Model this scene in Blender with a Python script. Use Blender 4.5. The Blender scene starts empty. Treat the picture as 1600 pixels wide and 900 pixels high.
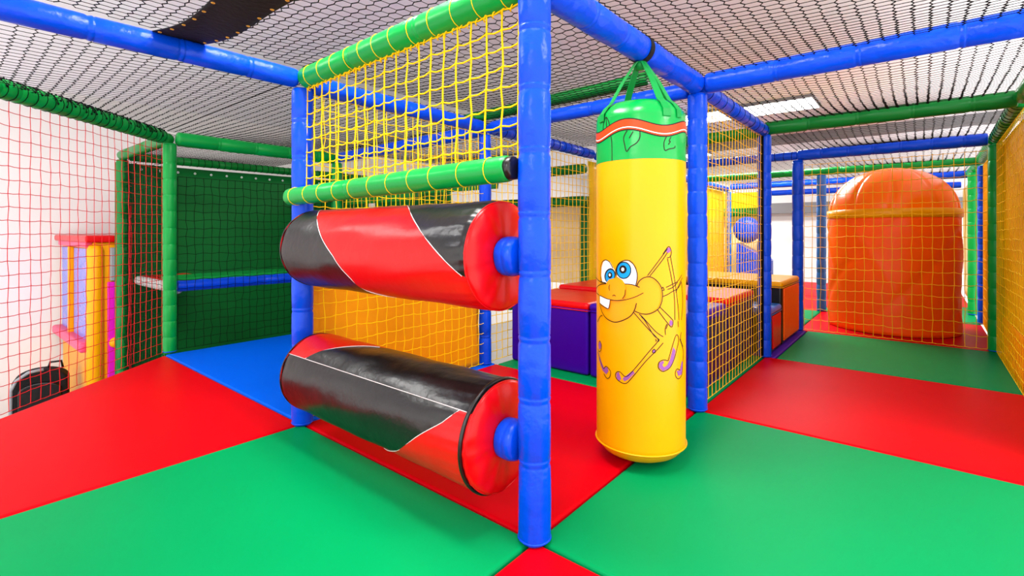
import bpy, bmesh, math, random
from mathutils import Vector, Matrix
random.seed(7)
C = bpy.context.scene.collection
PI = math.pi

# ------------------------------------------------------------------ camera
cam_d = bpy.data.cameras.new('camera')
cam = bpy.data.objects.new('camera', cam_d); C.objects.link(cam)
cam.location = (0, 0, 1.0); cam.rotation_euler = (PI/2, 0, 0)
cam_d.sensor_width = 36; cam_d.lens = 36*771/1600
cam_d.shift_y = -89/1600
cam_d.clip_start = 0.02; cam_d.clip_end = 60
bpy.context.scene.camera = cam

# ------------------------------------------------------------------ world
w = bpy.data.worlds.new('room_ambient_fill'); bpy.context.scene.world = w
w.use_nodes = True
bg = w.node_tree.nodes['Background']
bg.inputs[0].default_value = (1.0, 0.985, 0.97, 1); bg.inputs[1].default_value = 2.3  # even white fill from all sides, raised to brighten the ceiling

# ------------------------------------------------------------------ exposure
vs = bpy.context.scene.view_settings
vs.view_transform = 'Standard'; vs.look = 'None'; vs.gamma = 1; vs.use_curve_mapping = False
vs.exposure = 0.64

# ------------------------------------------------------------------ play-frame grid (u goes back to the right, v goes back to the left)
_th = math.atan2(640, 771)
U = Vector((math.sin(_th), math.cos(_th), 0)); V = Vector((-math.cos(_th), math.sin(_th), 0)); Z = Vector((0, 0, 1))
O = Vector((.073, 1.60, 0))
def P(u, v, z=0.0): return O + U*u + V*v + Z*z
ROTU = math.atan2(U.y, U.x)          # local x along u, local y along v
CEIL = 2.72; FLOOR = -1.3

LAMP_SPOTS = [(6.2, 1.05, .62, 1.9, 150), (-.2, .35, .6, 1.5, 70), (-1.5, 2.9, .6, 1.5, 38), (.9, -2.6, .6, 1.5, 60), (-3.6, -.8, .6, 1.5, 60), (9.6, 3.4, .6, 1.6, 150)]  # last entry is an added lamp that brightens the back wall
for (u, v, a, b, e) in LAMP_SPOTS:
    ld = bpy.data.lights.new('ceiling_lamp_light', 'AREA'); ld.shape = 'RECTANGLE'; ld.size = a; ld.size_y = b
    ld.energy = e; ld.color = (1, .985, .96)
    lo = bpy.data.objects.new('ceiling_lamp_light', ld); C.objects.link(lo)
    lo.location = P(u, v, CEIL-.06); lo.rotation_euler = (0, 0, ROTU)

# ------------------------------------------------------------------ materials
def lin(c):
    c = c/255.0
    return c/12.92 if c <= .04045 else ((c+.055)/1.055)**2.4
def rgb(t): return (lin(t[0]), lin(t[1]), lin(t[2]), 1)
_m = {}
def vinyl(name, col, rough=.34, bump=.25, scale=9, spec=.2, var=.06, coat=0.0, fine=True):
    m = bpy.data.materials.new(name); m.use_nodes = True; nt = m.node_tree; n = nt.nodes; l = nt.links
    b = n['Principled BSDF']; b.inputs['Roughness'].default_value = rough
    b.inputs['Specular IOR Level'].default_value = spec
    b.inputs['Coat Weight'].default_value = coat; b.inputs['Coat Roughness'].default_value = .2
    tc = n.new('ShaderNodeTexCoord')
    nz = n.new('ShaderNodeTexNoise'); nz.inputs['Scale'].default_value = scale; nz.inputs['Detail'].default_value = 3
    l.new(tc.outputs['Object'], nz.inputs['Vector'])
    mx = n.new('ShaderNodeMix'); mx.data_type = 'RGBA'
    c = rgb(col)
    mx.inputs['A'].default_value = tuple(x*(1-var) for x in c[:3])+(1,); mx.inputs['B'].default_value = tuple(min(1, x*(1+var)) for x in c[:3])+(1,)
    l.new(nz.outputs['Fac'], mx.inputs['Factor']); l.new(mx.outputs['Result'], b.inputs['Base Color'])
    if bump:
        bp = n.new('ShaderNodeBump'); bp.inputs['Strength'].default_value = bump; bp.inputs['Distance'].default_value = .012
        l.new(nz.outputs['Fac'], bp.inputs['Height'])
        if fine:
            n2 = n.new('ShaderNodeTexNoise'); n2.inputs['Scale'].default_value = scale*14; l.new(tc.outputs['Object'], n2.inputs['Vector'])
            b2 = n.new('ShaderNodeBump'); b2.inputs['Strength'].default_value = bump*.5; b2.inputs['Distance'].default_value = .0012
            l.new(n2.outputs['Fac'], b2.inputs['Height']); l.new(bp.outputs['Normal'], b2.inputs['Normal']); l.new(b2.outputs['Normal'], b.inputs['Normal'])
        else: l.new(bp.outputs['Normal'], b.inputs['Normal'])
    return m
M = dict(
    blue=vinyl('blue_vinyl', (0, 62, 196), .28, .8, 13, spec=.17),
    green=vinyl('green_vinyl', (0, 136, 54), .32, .3, 10),
    dgreen=vinyl('deep_green_vinyl', (0, 104, 36), .34, .3, 10),
    lightblue=vinyl('light_blue_vinyl', (40, 104, 186), .3, .3, 10),
    red=vinyl('red_vinyl', (196, 2, 12), .32, .35, 9),
    rred=vinyl('roller_red_vinyl', (186, 2, 6), .33, .35, 8, spec=.2),
    black=vinyl('black_vinyl', (14, 12, 13), .3, .55, 8, spec=.36),
    purple=vinyl('purple_vinyl', (46, 0, 138), .3, .25, 5),
    darkpurple=vinyl('dark_purple_vinyl', (34, 8, 66), .34, .25, 5),
    yellow=vinyl('yellow_vinyl', (222, 150, 0), .3, .22, 5),
    lemon=vinyl('lemon_vinyl', (224, 186, 20), .35, .3, 6),
    sheet=vinyl('golden_sheet', (214, 140, 0), .5, .7, 3.5),
    gsheet=vinyl('dark_green_sheet', (0, 96, 36), .5, .6, 3),
    orange=vinyl('orange_vinyl', (244, 104, 0), .27, .25, 4),
    dorange=vinyl('deep_orange_fabric', (246, 84, 0), .42, .35, 4),
    matred=vinyl('mat_red', (186, 0, 12), .42, .12, 2.2, spec=.04),
    matgreen=vinyl('mat_green', (0, 126, 68), .42, .12, 2.2, spec=.04),
    matblue=vinyl('mat_blue', (0, 84, 206), .42, .12, 2.2, spec=.04),
    matpurple=vinyl('mat_purple', (72, 30, 150), .42, .12, 2.2, spec=.04),
    baggreen=vinyl('bag_green', (0, 140, 56), .24, .3, 9, spec=.35),
    strap=vinyl('green_strap', (4, 128, 54), .45, .2, 30),
    yrope=vinyl('yellow_rope', (236, 192, 0), .55, 0, 30, spec=.1),
    orope=vinyl('amber_rope', (232, 174, 4), .55, 0, 30),
    rrope=vinyl('red_rope', (184, 6, 16), .5, 0, 30),
    brope=vinyl('black_rope', (8, 8, 10), .7, 0, 30, spec=.05),
    blackcloth=vinyl('black_cloth', (14, 13, 14), .75, .4, 40),
    brass=vinyl('brass_eyelet_metal', (196, 150, 60), .35, 0, 10),
    white=vinyl('white_print', (236, 236, 238), .4, 0, 10),
    ink=vinyl('black_ink', (24, 14, 8), .5, 0, 10),
    cyan=vinyl('blue_print', (10, 136, 196), .4, 0, 10),
    mauve=vinyl('mauve_print', (136, 76, 146), .45, 0, 10, var=.15),
    amber=vinyl('amber_print', (236, 146, 0), .33, 0, 10),
    oprint=vinyl('orange_print', (208, 60, 16), .35, 0, 10),
    thread=vinyl('pale_thread', (200, 190, 190), .5, 0, 10),
    wall=vinyl('white_wall_paint', (222, 219, 217), .75, .1, 3, var=.02),
    ceil=vinyl('ceiling_paint', (238, 238, 244), .8, .1, 3, var=.03),
    grey=vinyl('grey_paint', (120, 120, 122), .7, .1, 3),
    dfloor=vinyl('pale_floor', (170, 166, 164), .6, .1, 3),
    pink=vinyl('pink_plastic', (216, 70, 112), .35, .1, 4),
    magenta=vinyl('magenta_plastic', (214, 24, 176), .35, .1, 4),
    machy=vinyl('machine_yellow', (224, 150, 0), .35, .1, 4),
    steel=vinyl('dull_steel', (140, 142, 146), .35, .1, 4),
    greypad=vinyl('grey_white_padding', (186, 182, 178), .5, .7, 16),
    wood=vinyl('beige_board', (240, 208, 160), .6, .3, 6, var=.12),
)
def emis(name, col, s):
    m = bpy.data.materials.new(name); m.use_nodes = True; b = m.node_tree.nodes['Principled BSDF']
    b.inputs['Base Color'].default_value = (.9, .9, .9, 1); b.inputs['Emission Color'].default_value = col; b.inputs['Emission Strength'].default_value = s
    return m
M['lamp'] = emis('lamp_diffuser', (1, .99, .97, 1), 6)
def doodle(name, ca, cb, cc):
    m = bpy.data.materials.new(name); m.use_nodes = True; nt = m.node_tree; n = nt.nodes; l = nt.links; b = n['Principled BSDF']
    tc = n.new('ShaderNodeTexCoord'); nz = n.new('ShaderNodeTexNoise'); nz.inputs['Scale'].default_value = 3.2; nz.inputs['Detail'].default_value = 1; nz.inputs['Distortion'].default_value = 2.2
    l.new(tc.outputs['Object'], nz.inputs['Vector'])
    ma = n.new('ShaderNodeMath'); ma.operation = 'MULTIPLY'; ma.inputs[1].default_value = 9; l.new(nz.outputs['Fac'], ma.inputs[0])
    fr = n.new('ShaderNodeMath'); fr.operation = 'FRACT'; l.new(ma.outputs[0], fr.inputs[0])
    cr = n.new('ShaderNodeValToRGB'); cr.color_ramp.interpolation = 'CONSTANT'
    e = cr.color_ramp.elements; e[0].color = rgb(ca); e[1].position = .3; e[1].color = rgb(cb)
    for p, c in ((.42, ca), (.62, cc), (.72, ca), (.86, (60, 70, 180))): q = e.new(p); q.color = rgb(c)
    l.new(fr.outputs[0], cr.inputs[0]); l.new(cr.outputs[0], b.inputs['Base Color']); b.inputs['Roughness'].default_value = .3
    return m
M['art'] = doodle('cartoon_panel_print', (112, 134, 220), (36, 50, 160), (214, 110, 160))

# ------------------------------------------------------------------ mesh helpers
class MB:
    def __init__(s): s.v = []; s.f = []
    def add(s, vs_, fs):
        b = len(s.v); s.v += [tuple(x) for x in vs_]; s.f += [tuple(b+i for i in f) for f in fs]
    def tube(s, pts, r, n=3, cap=True):
        pts = [Vector(p) for p in pts]
        k = len(pts)
        if k < 2: return
        base = len(s.v)
        up = None
        for i, p in enumerate(pts):
            t = (pts[min(i+1, k-1)]-pts[max(i-1, 0)])
            if t.length < 1e-9: t = Vector((0, 0, 1))
            t.normalize()
            if up is None:
                up = Vector((0, 0, 1)) if abs(t.z) < .9 else Vector((1, 0, 0))
            a = t.cross(up)
            if a.length < 1e-3: a = t.cross(Vector((.3, 1, .2)))
            a.normalize(); c = a.cross(t).normalized(); up = c
            rr = r[i] if isinstance(r, (list, tuple)) else r
            for j in range(n):
                g = 2*PI*j/n; s.v.append(tuple(p+a*(rr*math.cos(g))+c*(rr*math.sin(g))))
        for i in range(k-1):
            for j in range(n):
                j2 = (j+1) % n
                s.f.append((base+i*n+j, base+i*n+j2, base+(i+1)*n+j2, base+(i+1)*n+j))
        if cap:
            s.f.append(tuple(base+j for j in range(n))[::-1]); s.f.append(tuple(base+(k-1)*n+j for j in range(n)))
    def knot(s, p, r):
        p = Vector(p); b = len(s.v)
        for d in ((1, 0, 0), (-1, 0, 0), (0, 1, 0), (0, -1, 0), (0, 0, 1), (0, 0, -1)): s.v.append(tuple(p+Vector(d)*r))
        for t in ((0, 2, 4), (2, 1, 4), (1, 3, 4), (3, 0, 4), (2, 0, 5), (1, 2, 5), (3, 1, 5), (0, 3, 5)): s.f.append(tuple(b+i for i in t))
    def lathe(s, origin, axis, prof, n=28, cap0=True, cap1=True, rf=None):
        """prof: list of (distance along axis, radius)"""
        o = Vector(origin); ax = Vector(axis).normalized()
        a = ax.cross(Vector((0, 0, 1)) if abs(ax.z) < .9 else Vector((1, 0, 0))).normalized(); c = ax.cross(a).normalized()
        b = len(s.v); k = len(prof)
        for (h, r) in prof:
            for j in range(n):
                g = 2*PI*j/n; q = r if rf is None else rf(h, r, g)
                s.v.append(tuple(o+ax*h+a*(q*math.cos(g))+c*(q*math.sin(g))))
        for i in range(k-1):
            for j in range(n):
                j2 = (j+1) % n
                s.f.append((b+i*n+j, b+i*n+j2, b+(i+1)*n+j2, b+(i+1)*n+j))
        if cap0: s.f.append(tuple(b+j for j in range(n))[::-1])
        if cap1: s.f.append(tuple(b+(k-1)*n+j for j in range(n)))
    def box(s, c, d, rot=0):
        c = Vector(c); R = Matrix.Rotation(rot, 3, 'Z')
        vv = [c+R@Vector((x*d[0]/2, y*d[1]/2, z*d[2]/2)) for x in (-1, 1) for y in (-1, 1) for z in (-1, 1)]
        s.add(vv, [(0, 1, 3, 2), (4, 6, 7, 5), (0, 4, 5, 1), (2, 3, 7, 6), (0, 2, 6, 4), (1, 5, 7, 3)])
    def build(s, name, mat, parent=None, origin=None, smooth=True, bevel=0, recalc=True):
        org = Vector(origin) if origin is not None else (Vector(parent.location) if parent is not None and origin is None else Vector((0, 0, 0)))
        # parent chain: parents sit at their world location without rotation
        me = bpy.data.meshes.new(name)
        wo = world_of(parent) if parent is not None else org
        me.from_pydata([tuple(Vector(v)-wo) for v in s.v], [], s.f); me.update()
        if recalc or bevel:
            bm = bmesh.new(); bm.from_mesh(me)
            if recalc: bmesh.ops.recalc_face_normals(bm, faces=bm.faces)
            if bevel:
                es = [e for e in bm.edges if len(e.link_faces) == 2 and e.calc_face_angle(0) > .6]
                bmesh.ops.bevel(bm, geom=es, offset=bevel, segments=4, profile=.5, affect='EDGES')
            bm.to_mesh(me); bm.free()
        if smooth:
            me.shade_smooth()
            if bevel:
                for p_ in me.polygons: p_.use_smooth = p_.area < .0012 or len(me.polygons) < 8
        ob = bpy.data.objects.new(name, me); C.objects.link(ob)
        if parent is not None: ob.parent = parent
        else: ob.location = org
        me.materials.append(M[mat] if isinstance(mat, str) else mat)
        return ob
def world_of(o):
    v = Vector((0, 0, 0))
    while o is not None: v += Vector(o.location); o = o.parent
    return v
def tag(o, label, cat, group=None, kind=None):
    o['label'] = label; o['category'] = cat
    if group: o['group'] = group
    if kind: o['kind'] = kind
    return o
def thing(name, label, cat, loc, group=None):
    o = bpy.data.objects.new(name, None); C.objects.link(o); o.location = Vector(loc); o.empty_display_size = .1
    return tag(o, label, cat, group)
def struct(name, mb, mat, smooth=False):
    o = mb.build(name, mat, smooth=smooth); o['kind'] = 'structure'; return o

# ------------------------------------------------------------------ the room
def prism(mb, pts, z0, z1):
    n = len(pts); vv = [Vector((p[0], p[1], z0)) for p in pts]+[Vector((p[0], p[1], z1)) for p in pts]
    mb.add(vv, [tuple(range(n))[::-1], tuple(range(n, 2*n))]+[(i, (i+1) % n, n+(i+1) % n, n+i) for i in range(n)])
def uvq(u0, u1, v0, v1): return [P(u0, v0), P(u1, v0), P(u1, v1), P(u0, v1)]
m = MB(); prism(m, uvq(-3.4, 12.1, -1.6, 7.4), FLOOR-.1, FLOOR); struct('floor', m, 'dfloor')
m = MB(); prism(m, uvq(-6, 12.1, -4.6, 7.4), CEIL, CEIL+.1); struct('ceiling', m, 'ceil')
m = MB(); prism(m, uvq(-6, 12.1, 7.2, 7.4), FLOOR, CEIL); struct('wall_left', m, 'wall')
m = MB(); prism(m, uvq(12, 12.2, -4.6, 7.2), FLOOR, CEIL); struct('wall_back', m, 'wall')
m = MB(); prism(m, uvq(11.7, 12, -3, 3), 1.42, 1.66); struct('trim_1', m, 'grey')
m = MB(); prism(m, uvq(8.6, 8.85, -4.4, 3.2), 2.58, CEIL); struct('trim_2', m, 'grey')

for i, (u, v, a, b, e) in enumerate(LAMP_SPOTS):
    where = ['long ceiling light panel glaring white above the nets beyond the corner post', 'ceiling light panel above the striped rollers', 'ceiling light panel above the red mat by the red net',
             'ceiling light panel above the right-hand yellow net', 'ceiling light panel behind the viewer', 'added ceiling light panel to brighten the white back wall'][i]
    t = thing('ceiling_light', where, 'ceiling light', P(u, v, CEIL-.05), 'ceiling light panels')
    m = MB(); m.box(P(u, v, CEIL-.022), (a+.05, b+.05, .04), ROTU); m.build('housing', 'steel', t, smooth=False)
    m = MB(); m.box(P(u, v, CEIL-.046), (a, b, .008), ROTU); m.build('diffuser', 'lamp', t, smooth=False)

# platform under the mats
m = MB(); plat = [P(-3.2, -1.46), P(-3.2, 1.40), (-2.45, .70, 0), (-2.58, 2.0, 0), P(.06, 3.60), P(1.50, 3.70), P(1.55, 1.55), P(5.95, 1.55), P(5.95, 3.0), P(10, 3.0), P(10, -1.46)]
prism(m, plat, FLOOR+.01, -.062)
tag(m.build('play_platform', 'darkpurple', smooth=False), 'raised deck under all the coloured floor mats', 'platform')

# ------------------------------------------------------------------ mats
def mat_(pts, mat, label, name='floor_mat', z=0.0, g=.004):
    # shrink slightly towards the centroid and round the edge
    c = sum((Vector((p[0], p[1], 0)) for p in pts), Vector())/len(pts)
    q = []
    n = len(pts)
    P2 = [Vector((p[0], p[1], 0)) for p in pts]
    for i in range(n):
        a, b, d = P2[i-1], P2[i], P2[(i+1) % n]
        e1 = (b-a).normalized(); e2 = (d-b).normalized()
        n1 = Vector((-e1.y, e1.x, 0)); n2 = Vector((-e2.y, e2.x, 0))
        if (c-b).dot(n1) < 0: n1 = -n1
        if (c-b).dot(n2) < 0: n2 = -n2
        k = 1+n1.dot(n2)
        q.append(b+(n1+n2)*(g/max(k, .2)))
    m = MB(); prism(m, q, z-.058, z)
    o = m.build(name, mat, bevel=.014, origin=(c.x, c.y, 0)); tag(o, label, 'floor mat', 'coloured padded floor mats'); return o
S1 = 1.51; S2 = 3.04; S3 = 4.42; S4 = 5.95; VB = 1.51; VR = -1.462
mat_(uvq(-1.5, 0, 0, VB), 'matgreen', 'bright green padded mat in the left foreground in front of the rollers')
mat_(uvq(-1.5, 0, VR, 0), 'matred', 'red padded mat whose corner meets the foot of the nearest blue post')
mat_(uvq(-3.1, -1.51, VR, VB), 'matred', 'red mat behind the foreground mats, out past the picture edge')
mat_(uvq(0, S1, 0, VB), 'matred', 'red padded mat underneath the two rollers and the hanging bag')
mat_(uvq(0, S1, VR, 0), 'matgreen', 'large green padded mat in the right foreground beside the hanging bag')
mat_(uvq(S1, S2, VR, 0), 'matred', 'red padded mat in the right middle between two green mats')
mat_(uvq(S2, S3, VR, -.08), 'matgreen', 'green padded mat in front of the net before the orange dome')
mat_(uvq(S3, S4, VR, 0), 'matred', 'red padded mat that the orange dome stands on')
mat_(uvq(S4, 7.5, VR, 0), 'matgreen', 'green padded mat behind the orange dome')
mat_(uvq(7.5, 9.9, VR, 1.5), 'matred', 'far red padded mat in front of the white back wall')
mat_(uvq(S1, S2, 0, 1.5), 'matgreen', 'green padded mat showing as a thin strip below the purple blocks')
mat_(uvq(S2, S3, -.08, 1.5), 'matpurple', 'purple padded mat under the yellow-topped block')
mat_(uvq(S3, S4, 0, 1.5), 'matgreen', 'green padded mat left of the orange dome behind the blue post')
mat_(uvq(S4, 7.5, 0, 1.5), 'matred', 'red padded mat behind the green mat left of the orange dome')
mat_([P(-2.35, VB), P(0, VB), P(0, 3.74), (-2.72, 2.2, 0)], 'matred', 'large red padded mat at left beside the red net')
mat_(uvq(0, 1.52, VB, 3.75), 'matblue', 'bright blue padded mat at left before the dark green bay')

# ------------------------------------------------------------------ padded posts and beams
def sleeve_prof(L, seg, r, depth=.0035, phase=.0, double=True):
    prof = []; h = 0.0
    cuts = []; x = phase if phase > 0 else seg
    while x < L-.04: cuts.append(x); x += seg*random.uniform(.92, 1.08)
    ss = [(0, r*.86), (.008, r*.97), (.02, r)]
    pts = dict()
    last = .02
    for c_ in cuts:
        mid = (last+c_)/2
        ss += [(mid, r*1.018), (c_-.012, r), (c_-.004, r-depth*.6), (c_, r-depth), (c_+.004, r-depth*.6), (c_+.012, r)]
        last = c_+.012
        if double and seg > .17:
            ss += [(c_+.016, r), (c_+.020, r-depth*.8), (c_+.024, r)]; last = c_+.026
    ss += [((last+L)/2, r*1.01), (L-.02, r), (L-.008, r*.97), (L, r*.86)]
    ss = [p for i, p in enumerate(ss) if p[0] <= L]
    return ss
def ring(mb, c, axis, r, rr, n=18):
    ax = Vector(axis).normalized(); a = ax.cross(Vector((0, 0, 1)) if abs(ax.z) < .9 else Vector((1, 0, 0))).normalized(); b = ax.cross(a)
    mb.tube([Vector(c)+a*(r*math.cos(2*PI*i/n))+b*(r*math.sin(2*PI*i/n)) for i in range(n+1)], rr, 4)
def wob(seed):
    a = random.Random(seed); p = [a.uniform(0, 6.28) for _ in range(4)]
    def f(h, r, g): return r*(1+.012*math.sin(3*g+p[0]+h*9)+.010*math.sin(5*g+p[1]-h*17)+.008*math.sin(h*43+p[2]+2*g))
    return f
def post(u, v, z1, mat, label, r=.052, seg=.21, z0=.0, phase=0, group='padded upright posts', tie='blue', collar=True):
    b = P(u, v, z0); t = thing('padded_post', label, 'post', b, group)
    m = MB(); m.lathe(b, (0, 0, 1), sleeve_prof(z1-z0, seg, r, phase=phase), 28, rf=wob(int(u*100+v*10+500))); m.build('pad_sleeve', mat, t)
    if collar:
        m = MB(); ring(m, b+Z*.012, (0, 0, 1), r*.98, .0045); m.build('foot_seam', tie, t)
    return t
def beam(p0, p1, mat, label, r=.05, seg=.28, rings=None, ringr=.0028, step=.12, group='padded cross beams', extra=None, double=True, cap=None, z_name='padded_beam'):
    p0 = Vector(p0); p1 = Vector(p1); d = p1-p0; L = d.length; ax = d.normalized()
    t = thing(z_name, label, 'beam', p0, group)
    m = MB(); m.lathe(p0, ax, sleeve_prof(L, seg, r, double=double), 26, rf=wob(int(p0.x*100+p0.y*77))); m.build('pad_sleeve', mat, t)
    if rings:
        m = MB(); x = step*.6
        while x < L-.03:
            c_ = p0+ax*x; tl = ax+Vector((0, 0, random.uniform(-.08, .08)))
            ring(m, c_, tl, r*1.03, ringr); x += step*random.uniform(.9, 1.1)
        m.build('lashing_cord', rings, t)
    if cap:
        m = MB(); m.lathe(p0-ax*.02, ax, [(0, r*.7), (.004, r*.86), (.024, r*.9)], 24); m.build('end_cap', cap, t)
    return t
HA, HB, HC, HD, HE, HR = 1.81, 1.785, 1.815, 1.815, 1.765, 1.765
r = .05
post(0, 0, 2.02, 'blue', 'nearest and tallest blue padded post, right of the rollers', r=.0525, seg=.205, phase=.25)
post(0, VB, HB-r, 'blue', 'blue padded post at the left end of the two rollers', seg=.2)
post(S1, 0, HC-r, 'blue', 'blue quilted post just right of the hanging yellow bag', seg=.135, tie='blue')
post(S2, 0, HD-r, 'blue', 'dark blue post at the far end of the yellow side net', seg=.135, r=.05)
post(S3, 0, HE-r, 'blue', 'blue quilted post left of the net before the orange dome', seg=.15, r=.05)
post(1.45, 1.56, 1.72, 'blue', 'blue post behind the rollers, at the end of the golden sheet', r=.045, seg=.2)
post(S3, -1.44, HR-r, 'green', 'green quilted post at the right end of the dome net', seg=.13, r=.05)
post(6.02, -1.48, 1.70, 'blue', 'blue post seen through the net, right of the orange dome', seg=.14)
post(6.75, -1.44, 1.70, 'green', 'slim green post farthest right behind the orange dome', seg=.16)
post(S4, 0, 1.70, 'lightblue', 'pale blue post between the corner post and the orange dome', seg=.16)
post(.05, 3.80, 1.72, 'green', 'green quilted post where the red net ends', seg=.13, r=.048)
post(.05, 5.27, 1.72, 'dgreen', 'dark green post at the outer corner of the green bay', z0=FLOOR, seg=.3)
post(.42, 5.27, 1.66, 'green', 'slim green post inside the green bay behind the red net', z0=FLOOR, seg=.3, r=.04)
post(1.56, 3.80, 1.72, 'green', 'green post seen through the yellow net above the rollers', seg=.2)
post(7.47, 1.55, 1.66, 'lightblue', 'thin pale blue post seen through the yellow side net', seg=.2, r=.05)
post(2.95, 3.6, 1.72, 'dgreen', 'dark green post behind the net between near post and bag', seg=.2, z0=FLOOR)

G_ = (.05, 3.80)
e = .035
beam(P(0, .045, HA), P(0, VB-e, HB), 'green', 'green beam over the yellow net, laced with yellow cord', r=.052, seg=.5, rings='yrope', step=.115, ringr=.0016)
beam(P(.045, 0, HA), P(S1-e, 0, HC), 'blue', 'thick blue overhead beam that carries the hanging bag', r=.057, seg=.26)
beam(P(S1+.05, 0, HC-.01), P(S2-e, 0, HD-.02), 'blue', 'blue overhead beam with dark lacing above the yellow side net', r=.05, seg=.5, rings='brope', step=.13, ringr=.002)
beam(P(-3.0, VB, HB), P(-e, VB, HB), 'blue', 'long blue overhead beam crossing the top left', r=.048, seg=.3)
beam(P(.04, VB, HB-.015), P(1.40, 1.56, HB-.01), 'blue', 'blue beam running back behind the yellow net', r=.048, seg=.3)
beam(P(1.50, 1.56, HB), P(3.0, 1.55, 1.76), 'blue', 'blue beam with black net lashings behind the hanging bag', r=.046, seg=.3, rings='brope', step=.1)
beam(P(S1, .05, HC-.02), P(1.47, 1.51, 1.775), 'blue', 'blue beam between hanging bag straps and the back post', r=.045, seg=.3)
beam(P(1.61, .34, 1.945), P(1.56, 1.9, 1.90), 'dgreen', 'green padded beam just above the blue one behind the bag', r=.042, seg=.35)
beam(P(S1, -.05, HC), P(1.50, -2.3, HC+.01), 'blue', 'blue beam crossing the upper right nearest the viewer', r=.055, seg=.34)
beam(P(S2, .0, HD), P(S2, -1.42, HD), 'dgreen', 'green beam crossing the upper right, second from viewer', r=.052, seg=.3)
beam(P(S2, .0, HD-.02), P(S2, 1.5, HD-.04), 'dgreen', 'green beam seen through the top of the yellow side net', r=.046, seg=.3)
beam(P(S3, .0, HE), P(S3, -1.39, HR), 'blue', 'blue beam above the net before the orange dome', r=.053, seg=.2)
beam(P(S3, .0, HE), P(S3, 1.5, HE), 'blue', 'blue laced beam behind the yellow side net', r=.042, seg=.2, rings='brope', step=.08)
beam(P(S4, .0, 1.745), P(S4, -1.44, 1.745), 'green', 'bright green beam behind the top of the orange dome', r=.045, seg=.2)
beam(P(S4, .0, 1.745), P(S4, 1.5, 1.745), 'green', 'bright green beam far behind the yellow side net', r=.045, seg=.2)
beam(P(7.45, -1.44, 1.74), P(7.45, 1.5, 1.74), 'blue', 'upper of two blue beams left of the orange dome', r=.05, seg=.25)
beam(P(9.1, -1.44, 1.72), P(9.1, 1.5, 1.72), 'blue', 'lower and farther of two blue beams left of the orange dome', r=.05, seg=.25)
beam(P(S2+.05, 1.55, 1.755), P(7.4, 1.55, 1.70), 'blue', 'long blue beam topping the far yellow net wall', r=.045, seg=.25)
beam(P(S2+.05, -1.44, HD), P(S3-.05, -1.44, HR), 'green', 'green laced beam above the right-hand yellow net', r=.048, seg=.5, rings='brope', step=.1)
beam(P(-.8, -1.44, HD), P(S2-.05, -1.44, HD), 'green', 'green beam out of frame above the right foreground mat', r=.048)
beam(P(S3+.05, -1.44, HR), P(S4, -1.46, 1.76), 'green', 'short green beam behind the green post at right', r=.05, seg=.12)
beam(P(S4+.1, -1.46, 1.76), P(7.4, -1.44, 1.74), 'green', 'green beam far right behind the dome', r=.045)
beam(P(.10, 3.80, 1.765), P(1.52, 3.80, 1.765), 'green', 'green beam across the front of the dark green bay', r=.058, seg=.3)
beam(P(.05, 3.85, 1.765), P(.05, 5.27, 1.765), 'dgreen', 'short green beam running back from the red net corner', r=.05, seg=.5)
beam(P(.10, 5.25, 1.76), P(2.9, 5.25, 1.76), 'dgreen', 'dark green beam along the top of the back sheet', r=.045, seg=.4, rings='brope', step=.07)
GL0 = P(.03, 3.80, 1.765); GL1 = Vector((-2.62, .75, 1.765))
gbeam = beam(GL0+Vector((.0, -.05, 0)), GL1, 'green', 'green beam knotted with black net above the red net', r=.054, seg=.11, rings='brope', step=.06, ringr=.0024)
beam(P(1.5, 1.62, 1.775), P(1.55, 3.75, 1.77), 'blue', 'blue beam far back seen through the front yellow net', r=.05, seg=.3)
beam(P(2.95, 1.6, 1.62), P(2.95, 3.6, 1.62), 'dgreen', 'green rail high behind the net near the beige board', r=.05)
beam(P(2.95, 1.6, 1.30), P(2.95, 3.6, 1.30), 'dgreen', 'lower green rail just above the beige board', r=.05)
m = MB(); rk = random.Random(12); gd0 = GL1-GL0; gl = gd0.length; ga = gd0.normalized(); gs = ga.cross(Z).normalized()
for k in range(150):
    q = .03+.96*k/150; pts_ = []
    a0 = rk.uniform(-.2, 1.9); dq = rk.uniform(-.03, .03)
    for j in range(5):
        g = a0+j*.28; pts_.append(GL0+ga*(q*gl+dq*j/2)+gs*(.0575*math.cos(g)*(-1 if gs.x > 0 else 1)*-1)+Z*(.0575*math.sin(g)))
    m.tube(pts_, .0026, 3); m.knot(pts_[0], .008); m.knot(pts_[-1], .006)
m.build('knotted_cord', 'brope', gbeam, recalc=False)
# the second bar of the roller gate
beam(P(-.04, .068, 1.205), P(-.05, VB+.03, 1.175), 'green', 'green horizontal bar laced in yellow, directly above the upper roller', r=.044, seg=.9, rings='yrope', step=.135, ringr=.0016, cap='black')

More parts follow.
